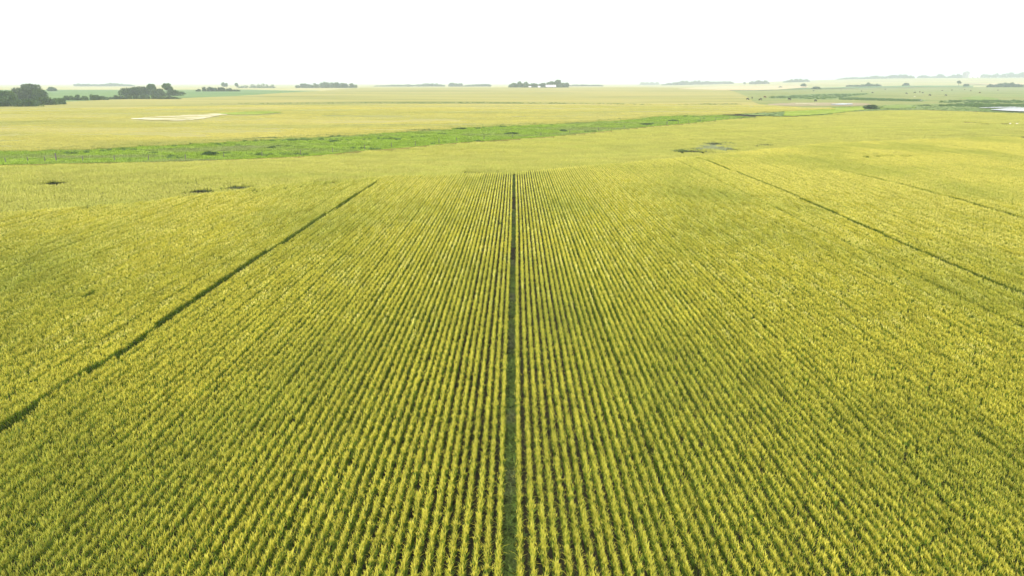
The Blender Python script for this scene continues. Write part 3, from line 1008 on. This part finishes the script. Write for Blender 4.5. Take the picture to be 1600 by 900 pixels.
TREES = [  # px, base y, width px, height px, material, label, kind
    (12, 166, 44, 24, 'leaf', 'broad dark bushy tree at the left edge of the picture', 'bushy_tree', .05),
    (34, 160, 40, 22, 'leaf2', 'rounded tree behind the dark bushes, left of the tallest one', 'bushy_tree', .1),
    (50, 157, 44, 25, 'leaf2', 'tallest domed grey-green tree of the left grove', 'leafy_tree', .15),
    (63, 160, 30, 20, 'leaf', 'dark tree sloping down right of the tallest domed tree', 'bushy_tree', .05),
    (40, 168, 46, 14, 'leaf', 'low dark shrub at the front of the left grove by the wheat edge', 'shrub', .02),
    (66, 165.5, 40, 14, 'leaf', 'dark shrub in front of the grove, second from its right end', 'shrub', .02),
    (93, 164.5, 22, 11, 'leaf', 'small round dark shrub at the right end of the left grove', 'shrub', .02),
    (4, 168, 40, 16, 'leaf', 'low dark shrub in the lower left corner of the grove', 'shrub', .02),
    (81, 143, 13, 7, 'leaf', 'small dark bush on the green field behind the left grove', 'shrub', .02),
    (206, 151, 46, 14, 'leaf', 'wide dark green bush at the left of the second grove', 'bushy_tree', .03),
    (222, 150, 40, 14.5, 'leaf2', 'rounded light bush in the middle of the second grove', 'bushy_tree', .03),
    (238, 150, 17, 18, 'leaf', 'upright tree with a small crown above the second grove, left of the pair', 'tall_tree', .5),
    (248, 151, 30, 12.5, 'leaf2', 'bush between the two upright trees of the second grove', 'bushy_tree', .03),
    (262, 150, 17, 19, 'leaf', 'tallest upright tree of the second grove, right of the pair', 'tall_tree', .45),
    (272, 150.5, 26, 10, 'leaf', 'dark bush at the foot of the tallest upright tree', 'bushy_tree', .03),
    (283, 148, 12, 5, 'leaf', 'small dark bush ending the second grove on its right', 'shrub', .02),
    (349, 138, 7, 9, 'leaf', 'slim lone tree rising behind the long low bluff', 'tall_tree', .3),
    (354, 138, 6, 8, 'leaf', 'slim tree just right of the lone tree behind the bluff', 'tall_tree', .3),
    (370, 138, 5, 8, 'leaf', 'thin tree above the right end of the long low bluff', 'tall_tree', .3),
    (1255, 137, 8, 6.5, 'leaf', 'lone tree with spreading crown standing on the pasture ridge', 'spreading_tree', .4),
    (1275, 140, 16, 5, 'leaf', 'low bush to the right of the lone spreading tree', 'shrub', .02),
    (1219, 137.4, 6, 2.5, 'leaf', 'tiny round bush on the pale stubble left of the lone tree', 'shrub', .02),
    (1163, 131.6, 4, 3.4, 'leaf', 'tiny dark tree between two blue shelterbelts', 'bushy_tree', .1),
    (1360, 171, 20, 7.4, 'leaf', 'dark oval bush on the far edge of the near wheat field', 'shrub', .02),
    (1415, 134.6, 11, 5, 'leaf', 'small dark bush clump on the pasture skyline', 'shrub', .02),
    (1497, 136, 6, 9.5, 'leaf', 'small high-crowned green tree left of the grain elevator', 'tall_tree', .6),
    (1509, 136, 9, 5, 'leaf', 'round dark bush below the grain elevator', 'shrub', .02),
    (1446, 166, 14, 2.8, 'leaf', 'low willow bush in the sedge band, right of the dark oval bush', 'shrub', .02),
    # shrubs in the green strip
    (328, 243.5, 30, 7, 'leaf', 'widest dark green shrub in the left part of the green strip', 'shrub', .02),
    (425, 232.5, 14, 4, 'leaf', 'dark shrub in the middle of the strip right of the widest shrub', 'shrub', .02),
    (521, 222.5, 20, 4, 'leaf', 'flat dark shrub near the far side of the strip', 'shrub', .02),
    (720, 203, 22, 4, 'leaf', 'dark shrub clump on the far edge of the strip left of centre', 'shrub', .02),
    (800, 210, 26, 3.6, 'leaf', 'low wide shrub inside the strip at the centre', 'shrub', .02),
    (880, 206, 11, 4, 'leaf', 'small round shrub in the brightest part of the strip', 'shrub', .02),
    (1008, 196, 20, 3.8, 'leaf', 'dark low shrub just left of the fence posts', 'shrub', .02),
    (1052, 190, 16, 3.4, 'leaf', 'dark shrub where the green strip turns grey', 'shrub', .02),
    (1310, 181, 16, 3, 'leaf', 'low shrub at the right end of the second green patch', 'shrub', .02),
]
for i, (px_, yb, wp_, hp, mt, lab, nm, bare) in enumerate(TREES):
    p = at(px_, yb)
    d_ = p.y
    tall = hp > 20
    tree(nm, p, hp * d_ / F, wp_ * d_ / F, lab, 'shrub' if nm == 'shrub' else 'tree', leaves=6500 if tall else (3600 if hp > 10 else (1300 if wp_ > 9 else 600)), mat=mt,
         seed=700 + i, bare=bare, lobes_n=20 if wp_ > 20 else 9, open_=nm == 'tall_tree', depth=min(wp_ * d_ / F, 9))

shrub_mass('shrub_belt', -260, 6, 166, 24, 'dark grove continuing past the left edge of the picture', leaves=7000, seed=1, depth=14)
shrub_mass('shrub_belt', 96, 168, 157.5, 9.5, 'dark willow belt running right from the left grove', leaves=6000, seed=2, depth=8, leaf=.35)
shrub_mass('shrub_belt', 168, 284, 156, 8, 'grey-green willow belt in front of the second grove', leaves=8000, mat='leaf2', seed=3, depth=8, leaf=.35,
           prof=[(0, .9), (.3, 1.1), (.7, .9), (1, .6)])
shrub_mass('tree_bluff', 310, 372, 143.4, 7.2, 'long low dark bluff of trees on the far green field', leaves=5000, seed=4, depth=14, prof=[(0, 1), (.6, 1), (.85, .75), (1, .6)])
shrub_mass('treeline', 372, 434, 137.6, 8, 'thin scattered blue-grey trees right of the low bluff', leaves=900, seed=5, depth=30, mat='leaf2', prof=[(0, .6), (.2, .3), (.4, .9), (.55, .4), (.7, 1.1), (.85, .4), (1, .5)])
shrub_mass('treeline', 463, 488, 137.4, 8, 'small blue bluff left of the larger flat-topped one', leaves=1800, seed=6, depth=20, prof=[(0, .5), (.4, .9), (.6, 1), (1, .6)])
shrub_mass('treeline', 491, 551, 137.4, 10.5, 'large flat-topped blue bluff of trees left of centre', leaves=4500, seed=7, depth=24, prof=[(0, 1), (.2, 1), (.5, .95), (.8, .75), (1, .6)])
shrub_mass('treeline', 584, 694, 134.4, 5.6, 'long low pale blue treeline on the horizon left of centre', D=2300, leaves=4500, seed=8, depth=60, prof=[(0, .3), (.3, .5), (.6, .6), (.8, 1), (1, .9)])
shrub_mass('treeline', 701, 722, 134, 6, 'short blue bluff between two long treelines on the horizon', D=2200, leaves=1500, seed=9, depth=40)
shrub_mass('treeline', 724, 767, 134.4, 4.6, 'low blue treeline on the horizon ending left of the farmyard', D=2200, leaves=2200, seed=10, depth=40, prof=[(0, .4), (.4, .7), (1, 1)])
shrub_mass('shelterbelt', 797, 843, 137.4, 10.2, 'left half of the blue shelterbelt around the white-roofed farm', leaves=6500, seed=11, depth=22, prof=[(0, .9), (.45, 1.15), (.8, .9), (1, .7)])
shrub_mass('shelterbelt', 843, 887, 137.4, 12.4, 'tall right half of the blue shelterbelt behind the white-roofed shed', leaves=8000, seed=12, D=None, depth=22, prof=[(0, .7), (.25, 1.05), (.5, .95), (.8, 1.05), (1, .95)])
shrub_mass('treeline', 889, 942, 134.8, 2.6, 'very low pale treeline right of the farm', D=2300, leaves=1400, seed=13, depth=40)
shrub_mass('treeline', 1000, 1030, 131.6, 4.4, 'faint far treeline left of the long blue bluff', D=4200, leaves=1500, seed=14, depth=80, mat='leaf2')
shrub_mass('treeline', 1036, 1146, 131.6, 7, 'long blue bluff on the horizon right of centre', D=3000, leaves=5500, seed=15, depth=80, prof=[(0, .4), (.15, .6), (.25, 1), (.5, .95), (.7, .7), (1, .6)])
shrub_mass('treeline', 1171, 1201, 131.6, 5.6, 'compact flat blue bluff second from the lone tree', D=2600, leaves=1900, seed=16, depth=40)
shrub_mass('treeline', 1224, 1264, 130, 5.2, 'domed blue bluff behind the lone spreading tree', D=2900, leaves=2400, seed=17, depth=40, prof=[(0, .5), (.4, 1), (1, .8)])
shrub_mass('treeline', 1308, 1426, 127.5, 6.2, 'pale blue treeline on the right-hand rise left of the gap', D=3600, leaves=5500, seed=18, depth=120, prof=[(0, .4), (.4, .6), (.75, 1), (1, 1)])
shrub_mass('treeline', 1433, 1504, 126, 7.5, 'broken pale blue treeline left of the grain elevator', D=3900, leaves=3000, seed=19, depth=120, prof=[(0, .5), (.15, .9), (.3, .3), (.5, .9), (.65, .2), (.85, 1), (1, .9)])
shrub_mass('treeline', 1514, 1900, 125.5, 8.4, 'long pale blue treeline right of the grain elevator', D=3900, leaves=13000, seed=20, depth=140, prof=[(0, .7), (.1, .9), (.2, 1.1), (1, 1.2)])
shrub_mass('tree_bluff', 1322, 1376, 135.5, 5.4, 'dark bluff on the pasture skyline right of the domed bluff', leaves=3000, seed=21, depth=12, prof=[(0, .5), (.4, .6), (.65, 1.3), (.8, .8), (1, .8)])
shrub_mass('tree_bluff', 1541, 1597, 137, 7.5, 'dark green bluff below the treeline at the right edge', leaves=4200, seed=22, depth=14, prof=[(0, .7), (.3, .75), (.45, 1), (.8, 1.25), (1, 1.1)])
shrub_mass('treeline', 116, 210, 133.4, 6, 'faint blue treeline behind the left groves', D=2700, leaves=3500, seed=23, depth=80, prof=[(0, 1), (.3, .6), (.6, .9), (1, .5)])


# ------------------------------------------------------------------ wire fence along the slough strip
pp = [(-140, 259), (-60, 258), (10, 257), (45, 256), (71, 255.3), (89, 254.4), (130, 254.4), (180, 253.4), (232, 252.6), (290, 251), (350, 249), (410, 246.5), (470, 243.5),
      (520, 240), (570, 235), (612, 231.8), (649, 228.6), (686, 225), (714, 222.6), (756, 220), (800, 217.6), (845, 214), (890, 210), (935, 205.4), (976, 201.4), (1010, 198.4),
      (1042, 196), (1060, 194.6), (1076, 193.2), (1094, 191.4), (1118, 188.8), (1140, 187)]
fence = empty('wire_fence', at(*pp[0]))
tag(fence, 'sagging wire fence with weathered posts along the near edge of the green strip', 'fence')
fo = Vector(fence.location)
tops = []
post_me = None
big = {5: 1.7, 26: 1.35}
for i, (x, y) in enumerate(pp):
    p = at(x, y)
    mb = MB()
    r = .075 if i not in big else .12
    hh = big.get(i, 1.2)
    if post_me is None:
        mb.tube([(0, 0, -.2), (0, 0, .8), (.01, 0, 1.2), (.01, 0, 1.23)], [.075, .07, .066, .04], 7)
        o = mb.build('post', M['post'], fence)
        post_me = o.data
    else:
        o = bpy.data.objects.new('post', post_me)
        col.objects.link(o)
        o.parent = fence
    o.location = p - fo
    o.scale = (r / .075, r / .075, hh / 1.2)
    o.rotation_euler = (random.gauss(0, .06), random.gauss(0, .06), random.uniform(0, 3))
    tops.append(p - fo)
for zz in (.45, .75, 1.05):
    mb = MB()
    pts = []
    for a, b_ in zip(tops[:-1], tops[1:]):
        pts += [a + Vector((0, 0, zz)), (a + b_) / 2 + Vector((0, 0, zz - .04))]
    pts.append(tops[-1] + Vector((0, 0, zz)))
    mb.tube(pts, [.004] * len(pts), 3)
    mb.build('wire', M['wire'], fence)


# ------------------------------------------------------------------ cattle
def cow_mesh(name, mat, graze):
    nodes = {  # skeleton joints: position and radii
        'rump': ((-.78, 0, 1.15), (.24, .26)), 'hip': ((-.5, 0, 1.14), (.31, .34)), 'belly': ((0, 0, 1.04), (.36, .40)), 'chest': ((.45, 0, 1.05), (.30, .38)),
        'neck': ((.78, 0, 1.18 if not graze else .98), (.19, .24)), 'poll': ((1.08, 0, 1.42 if not graze else .55), (.13, .15)),
        'muz': ((1.32, 0, 1.24 if not graze else .22), (.08, .09)),
        'tail1': ((-1.0, 0, 1.15), (.04, .04)), 'tail2': ((-1.06, 0, .55), (.03, .04)),
    }
    edges = [('hip', 'rump'), ('hip', 'belly'), ('belly', 'chest'), ('chest', 'neck'), ('neck', 'poll'), ('poll', 'muz'), ('rump', 'tail1'), ('tail1', 'tail2')]
    for s_ in (-1, 1):
        t = 'l' if s_ < 0 else 'r'
        sh = .08 * s_
        nodes.update({'th' + t: ((-.62 + sh, .18 * s_, .82), (.16, .14)), 'hk' + t: ((-.76 + sh, .19 * s_, .46), (.065, .07)), 'hf' + t: ((-.70 + sh, .19 * s_, .03), (.06, .065)),
                      'sh' + t: ((.48 - sh, .17 * s_, .78), (.13, .12)), 'kn' + t: ((.50 - sh, .18 * s_, .42), (.06, .06)), 'ff' + t: ((.50 - sh, .18 * s_, .03), (.06, .06)),
                      'ear' + t: ((1.02, .2 * s_, 1.44 if not graze else .60), (.03, .05))})
        edges += [('hip', 'th' + t), ('th' + t, 'hk' + t), ('hk' + t, 'hf' + t), ('chest', 'sh' + t), ('sh' + t, 'kn' + t), ('kn' + t, 'ff' + t), ('poll', 'ear' + t)]
    keys = list(nodes)
    me = bpy.data.meshes.new(name)
    me.from_pydata([nodes[k][0] for k in keys], [(keys.index(a), keys.index(b_)) for a, b_ in edges], [])
    o = bpy.data.objects.new(name, me)
    col.objects.link(o)
    md = o.modifiers.new('skin', 'SKIN')
    sv = me.skin_vertices[0].data
    for i, k in enumerate(keys):
        sv[i].radius = nodes[k][1]
        sv[i].use_root = (k == 'belly')
    sb = o.modifiers.new('sub', 'SUBSURF')
    sb.levels = sb.render_levels = 1
    dg = bpy.context.evaluated_depsgraph_get()
    res = bpy.data.meshes.new_from_object(o.evaluated_get(dg))
    bpy.data.objects.remove(o)
    res.name = name
    res.materials.clear()
    res.materials.append(mat)
    for p in res.polygons: p.use_smooth = True
    return res


cows = {(c, g_): cow_mesh('cow', M['cow_' + c], g_) for c in ('black', 'red') for g_ in (0, 1)}
HERD = [
    (1168, 157.5, 'black', 1, .3, 'black cow at the left end of the near herd, head down'),
    (1175, 155.2, 'black', 0, 1.2, 'black cow standing just behind the leftmost pair'),
    (1188, 158, 'black', 1, 3.0, 'black cow third from the left in the near herd'),
    (1195, 154, 'red', 1, .2, 'brownish cow farther back behind the near herd'),
    (1233, 157.7, 'black', 1, .1, 'black cow alone in front of the dark sedge band'),
    (1274, 159.8, 'black', 1, .4, 'black cow nearest the white salt margin'),
    (1271, 143.5, 'black', 0, .3, 'small dark cow on the ridge left of the herd, above the sedge'),
    (1314, 142, 'red', 1, .9, 'faint brown cow on the upper pasture left of the main herd'),
    (1346, 144, 'black', 0, 1.6, 'dark cow facing the camera above the end of the sedge band'),
    (1363, 146.6, 'black', 1, .2, 'dark cow just left of the line of scattered cattle'),
    (1383, 141, 'black', 1, 2.8, 'distant dark cow high on the pasture above the herd'),
    (1416, 147.8, 'black', 1, .2, 'black cow at the left end of the scattered line of five'),
    (1429, 146.6, 'black', 1, 2.9, 'black cow second in the scattered line of five'),
    (1437, 145.4, 'red', 1, .5, 'brown cow third in the scattered line of five'),
    (1441.5, 146.6, 'black', 1, 3.3, 'black cow pressed beside the brown one'),
    (1452.5, 150.8, 'black', 1, .2, 'largest black cow low on the pasture, middle of the herd'),
    (1477.5, 150.8, 'black', 1, .1, 'black cow right of the largest one, at the same height'),
    (1472, 143, 'red', 1, 2.5, 'brown cow on the upper slope left of the elevator'),
    (1487, 142.2, 'black', 1, .4, 'dark cow on the upper slope below the elevator'),
    (1507, 141.6, 'red', 0, .4, 'small brown cow directly below the round dark bush'),
    (1516.5, 143.4, 'red', 1, .3, 'brown cow right of the small one under the bush'),
    (1530.5, 146.6, 'red', 1, 3.4, 'brown cow on the pinkish bare slope'),
    (1559, 142.4, 'red', 1, .5, 'rightmost brown cow below the dark bluff'),
]
for i, (x, y, c, g_, rz, lab) in enumerate(HERD):
    o = bpy.data.objects.new('cow', cows[(c, g_)])
    col.objects.link(o)
    p = at(x, y)
    o.location = p + Vector((0, 0, .10 + p.length * .0004))
    s_ = random.uniform(.98, 1.14)
    o.scale = (s_, s_, s_)
    o.rotation_euler = (0, 0, rz)
    tag(o, lab, 'cow', 'cattle grazing on the far pasture')


# ------------------------------------------------------------------ stones
def stone(x, y, r, label, off=.25):
    bm = bmesh.new()
    bmesh.ops.create_icosphere(bm, subdivisions=2, radius=1)
    rs = random.Random(int(x))
    for v in bm.verts:
        k = 1 + .25 * (float(vnoise(v.co.x * 3 + x, v.co.y * 3 + v.co.z * 2, 1, 7)) - .5)
        v.co = Vector((v.co.x * r * 1.3 * k, v.co.y * r * k, v.co.z * r * .75 * k))
    me = bpy.data.meshes.new('stone')
    bm.to_mesh(me); bm.free()
    me.materials.append(M['stone'])
    o = bpy.data.objects.new('stone', me)
    col.objects.link(o)
    p = at(x, y)
    o.location = p + Vector((0, 0, r * .55 + off))
    o.rotation_euler = (0, 0, rs.uniform(0, 3))
    tag(o, label, 'stone', 'pale stones lying in the fields')


stone(1578, 195.6, .3, 'left one of two pale stones in the dark streak at the right edge')
stone(1588.5, 196, .34, 'right one of two pale stones in the dark streak at the right edge')
stone(1439, 158.6, .7, 'single white boulder at the end of the sedge band', .2)
stone(1429, 152, .6, 'yellowish pale stone below the line of scattered cattle', .1)


# ------------------------------------------------------------------ farmyard and elevator
def place(px_, yb, D):
    p = at(px_, yb, D=D)
    return p


def shed(name, loc, L, W, hw, hr, label, wall, roof, doors, rz=0, cat='shed'):
    root = empty(name, loc, rz)
    tag(root, label, cat)
    mb = MB()
    mb.prism([(-W / 2, -.5), (W / 2, -.5), (W / 2, hw), (0, hr), (-W / 2, hw)], -L / 2, L / 2)
    o = mb.build('wall', wall, root)
    o.rotation_euler = (0, 0, R(90))
    mb = MB()
    t = .25
    for s_ in (-1, 1):
        prof = [(0, hr + .02), (s_ * (W / 2 + .5), hw - (hr - hw) / (W / 2) * .5 + .02), (s_ * (W / 2 + .5), hw - (hr - hw) / (W / 2) * .5 + t), (0, hr + t)]
        mb.prism(prof if s_ > 0 else prof[::-1], -L / 2 - .4, L / 2 + .4)
    o = mb.build('roof', roof, root)
    o.rotation_euler = (0, 0, R(90))
    for (xc, wd, hd, mt, nm) in doors:
        mb = MB()
        z0 = 0 if nm == 'door' else hw * .45
        mb.box(xc - wd / 2, xc + wd / 2, -W / 2 - .08, -W / 2 + .02, z0, z0 + hd)
        mb.build(nm, mt, root)
    return root


pf = at(860.5, 137.6)
Df = pf.length - 16
sx = Df / F
k_ = .45
shed('machine_shed', place(860.5, 137, Df), 14.5 * sx, 12, 2.6 * sx * k_ + 1.2, 5.8, 'long low shed with a white roof in front of the farm shelterbelt', M['darkwall'], M['white'],
     [(-6, 4, 2.2, M['grey'], 'door'), (0, 4, 2.2, M['grey'], 'door'), (6, 4, 2.2, M['grey'], 'door')], rz=.03)
shed('white_hut', place(842.3, 137, Df - 4), 3.2 * sx, 4, 2.6, 3.8, 'small white hut at the gap in the farm shelterbelt', M['white'], M['white'], [(0, 1, 2, M['darkwall'], 'door')])
shed('white_house', place(828, 137, Df - 2), 3.6 * sx, 5, 2.4, 3.4, 'small pale house half hidden in the left shelterbelt', M['white'], M['white'],
     [(-1, 1, 2, M['darkwall'], 'door'), (1.2, 1, .9, M['glass'], 'window')], cat='house')
# grain elevator on the right-hand rise
De = 3850
pe = place(1508.5, 124, De)
s_ = pe.y / F
el = empty('grain_elevator', pe, .2)
tag(el, 'tall grey grain elevator standing above the treeline on the right skyline', 'elevator')
zb = CZ + (130 - 122.5) * s_ - pe.z
zt = CZ + (130 - 113) * s_ - pe.z
mb = MB(); mb.prism([(-12, -2), (12, -2), (11, zt * .80), (5, zt * .88), (-5, zt * .88), (-11, zt * .80)], -9, 9)
mb.build('wall', M['grey'], el)
mb = MB(); mb.prism([(-5, zt * .885), (5, zt * .885), (5, zt * .96), (0, zt), (-5, zt * .96)], -7, 7)
mb.build('headhouse', M['grey'], el)
mb = MB(); mb.prism([(12.1, -2), (26, -2), (26, 7), (12.1, 14)], -8, 8)
mb.build('driveway_shed', M['grey'], el)
for z in (.3, .5, .7):
    mb = MB(); mb.box(-1.2, 1.2, -9.15, -8.9, zt * z, zt * z + 2.4)
    mb.build('window', M['glass'], el)
shed('white_warehouse', place(1521, 125, De - 60), 15 * s_, 14, 12, 16, 'long white warehouse to the right of the grain elevator', M['white'], M['white'],
     [(-10, 5, 5, M['darkwall'], 'door'), (12, 5, 5, M['darkwall'], 'door')], cat='warehouse')

# ------------------------------------------------------------------ haze
mh = bpy.data.materials.new('haze_air')
mh.use_nodes = True
hn = mh.node_tree
hn.nodes.remove(hn.nodes['Principled BSDF'])
vol = hn.nodes.new('ShaderNodeVolumePrincipled')
vol.inputs['Color'].default_value = (0.80, 0.90, 1.0, 1)
vol.inputs['Density'].default_value = 0.00030
vol.inputs['Anisotropy'].default_value = 0.2
hn.links.new(vol.outputs[0], hn.nodes['Material Output'].inputs['Volume'])
mb = MB()
zmax = 95
mb.box(-14500, 14500, -14500, 14500, -5, zmax)
hz = mb.build('haze', mh)
tag(hz, 'thin pale haze lying over the whole plain', 'haze', kind='stuff')
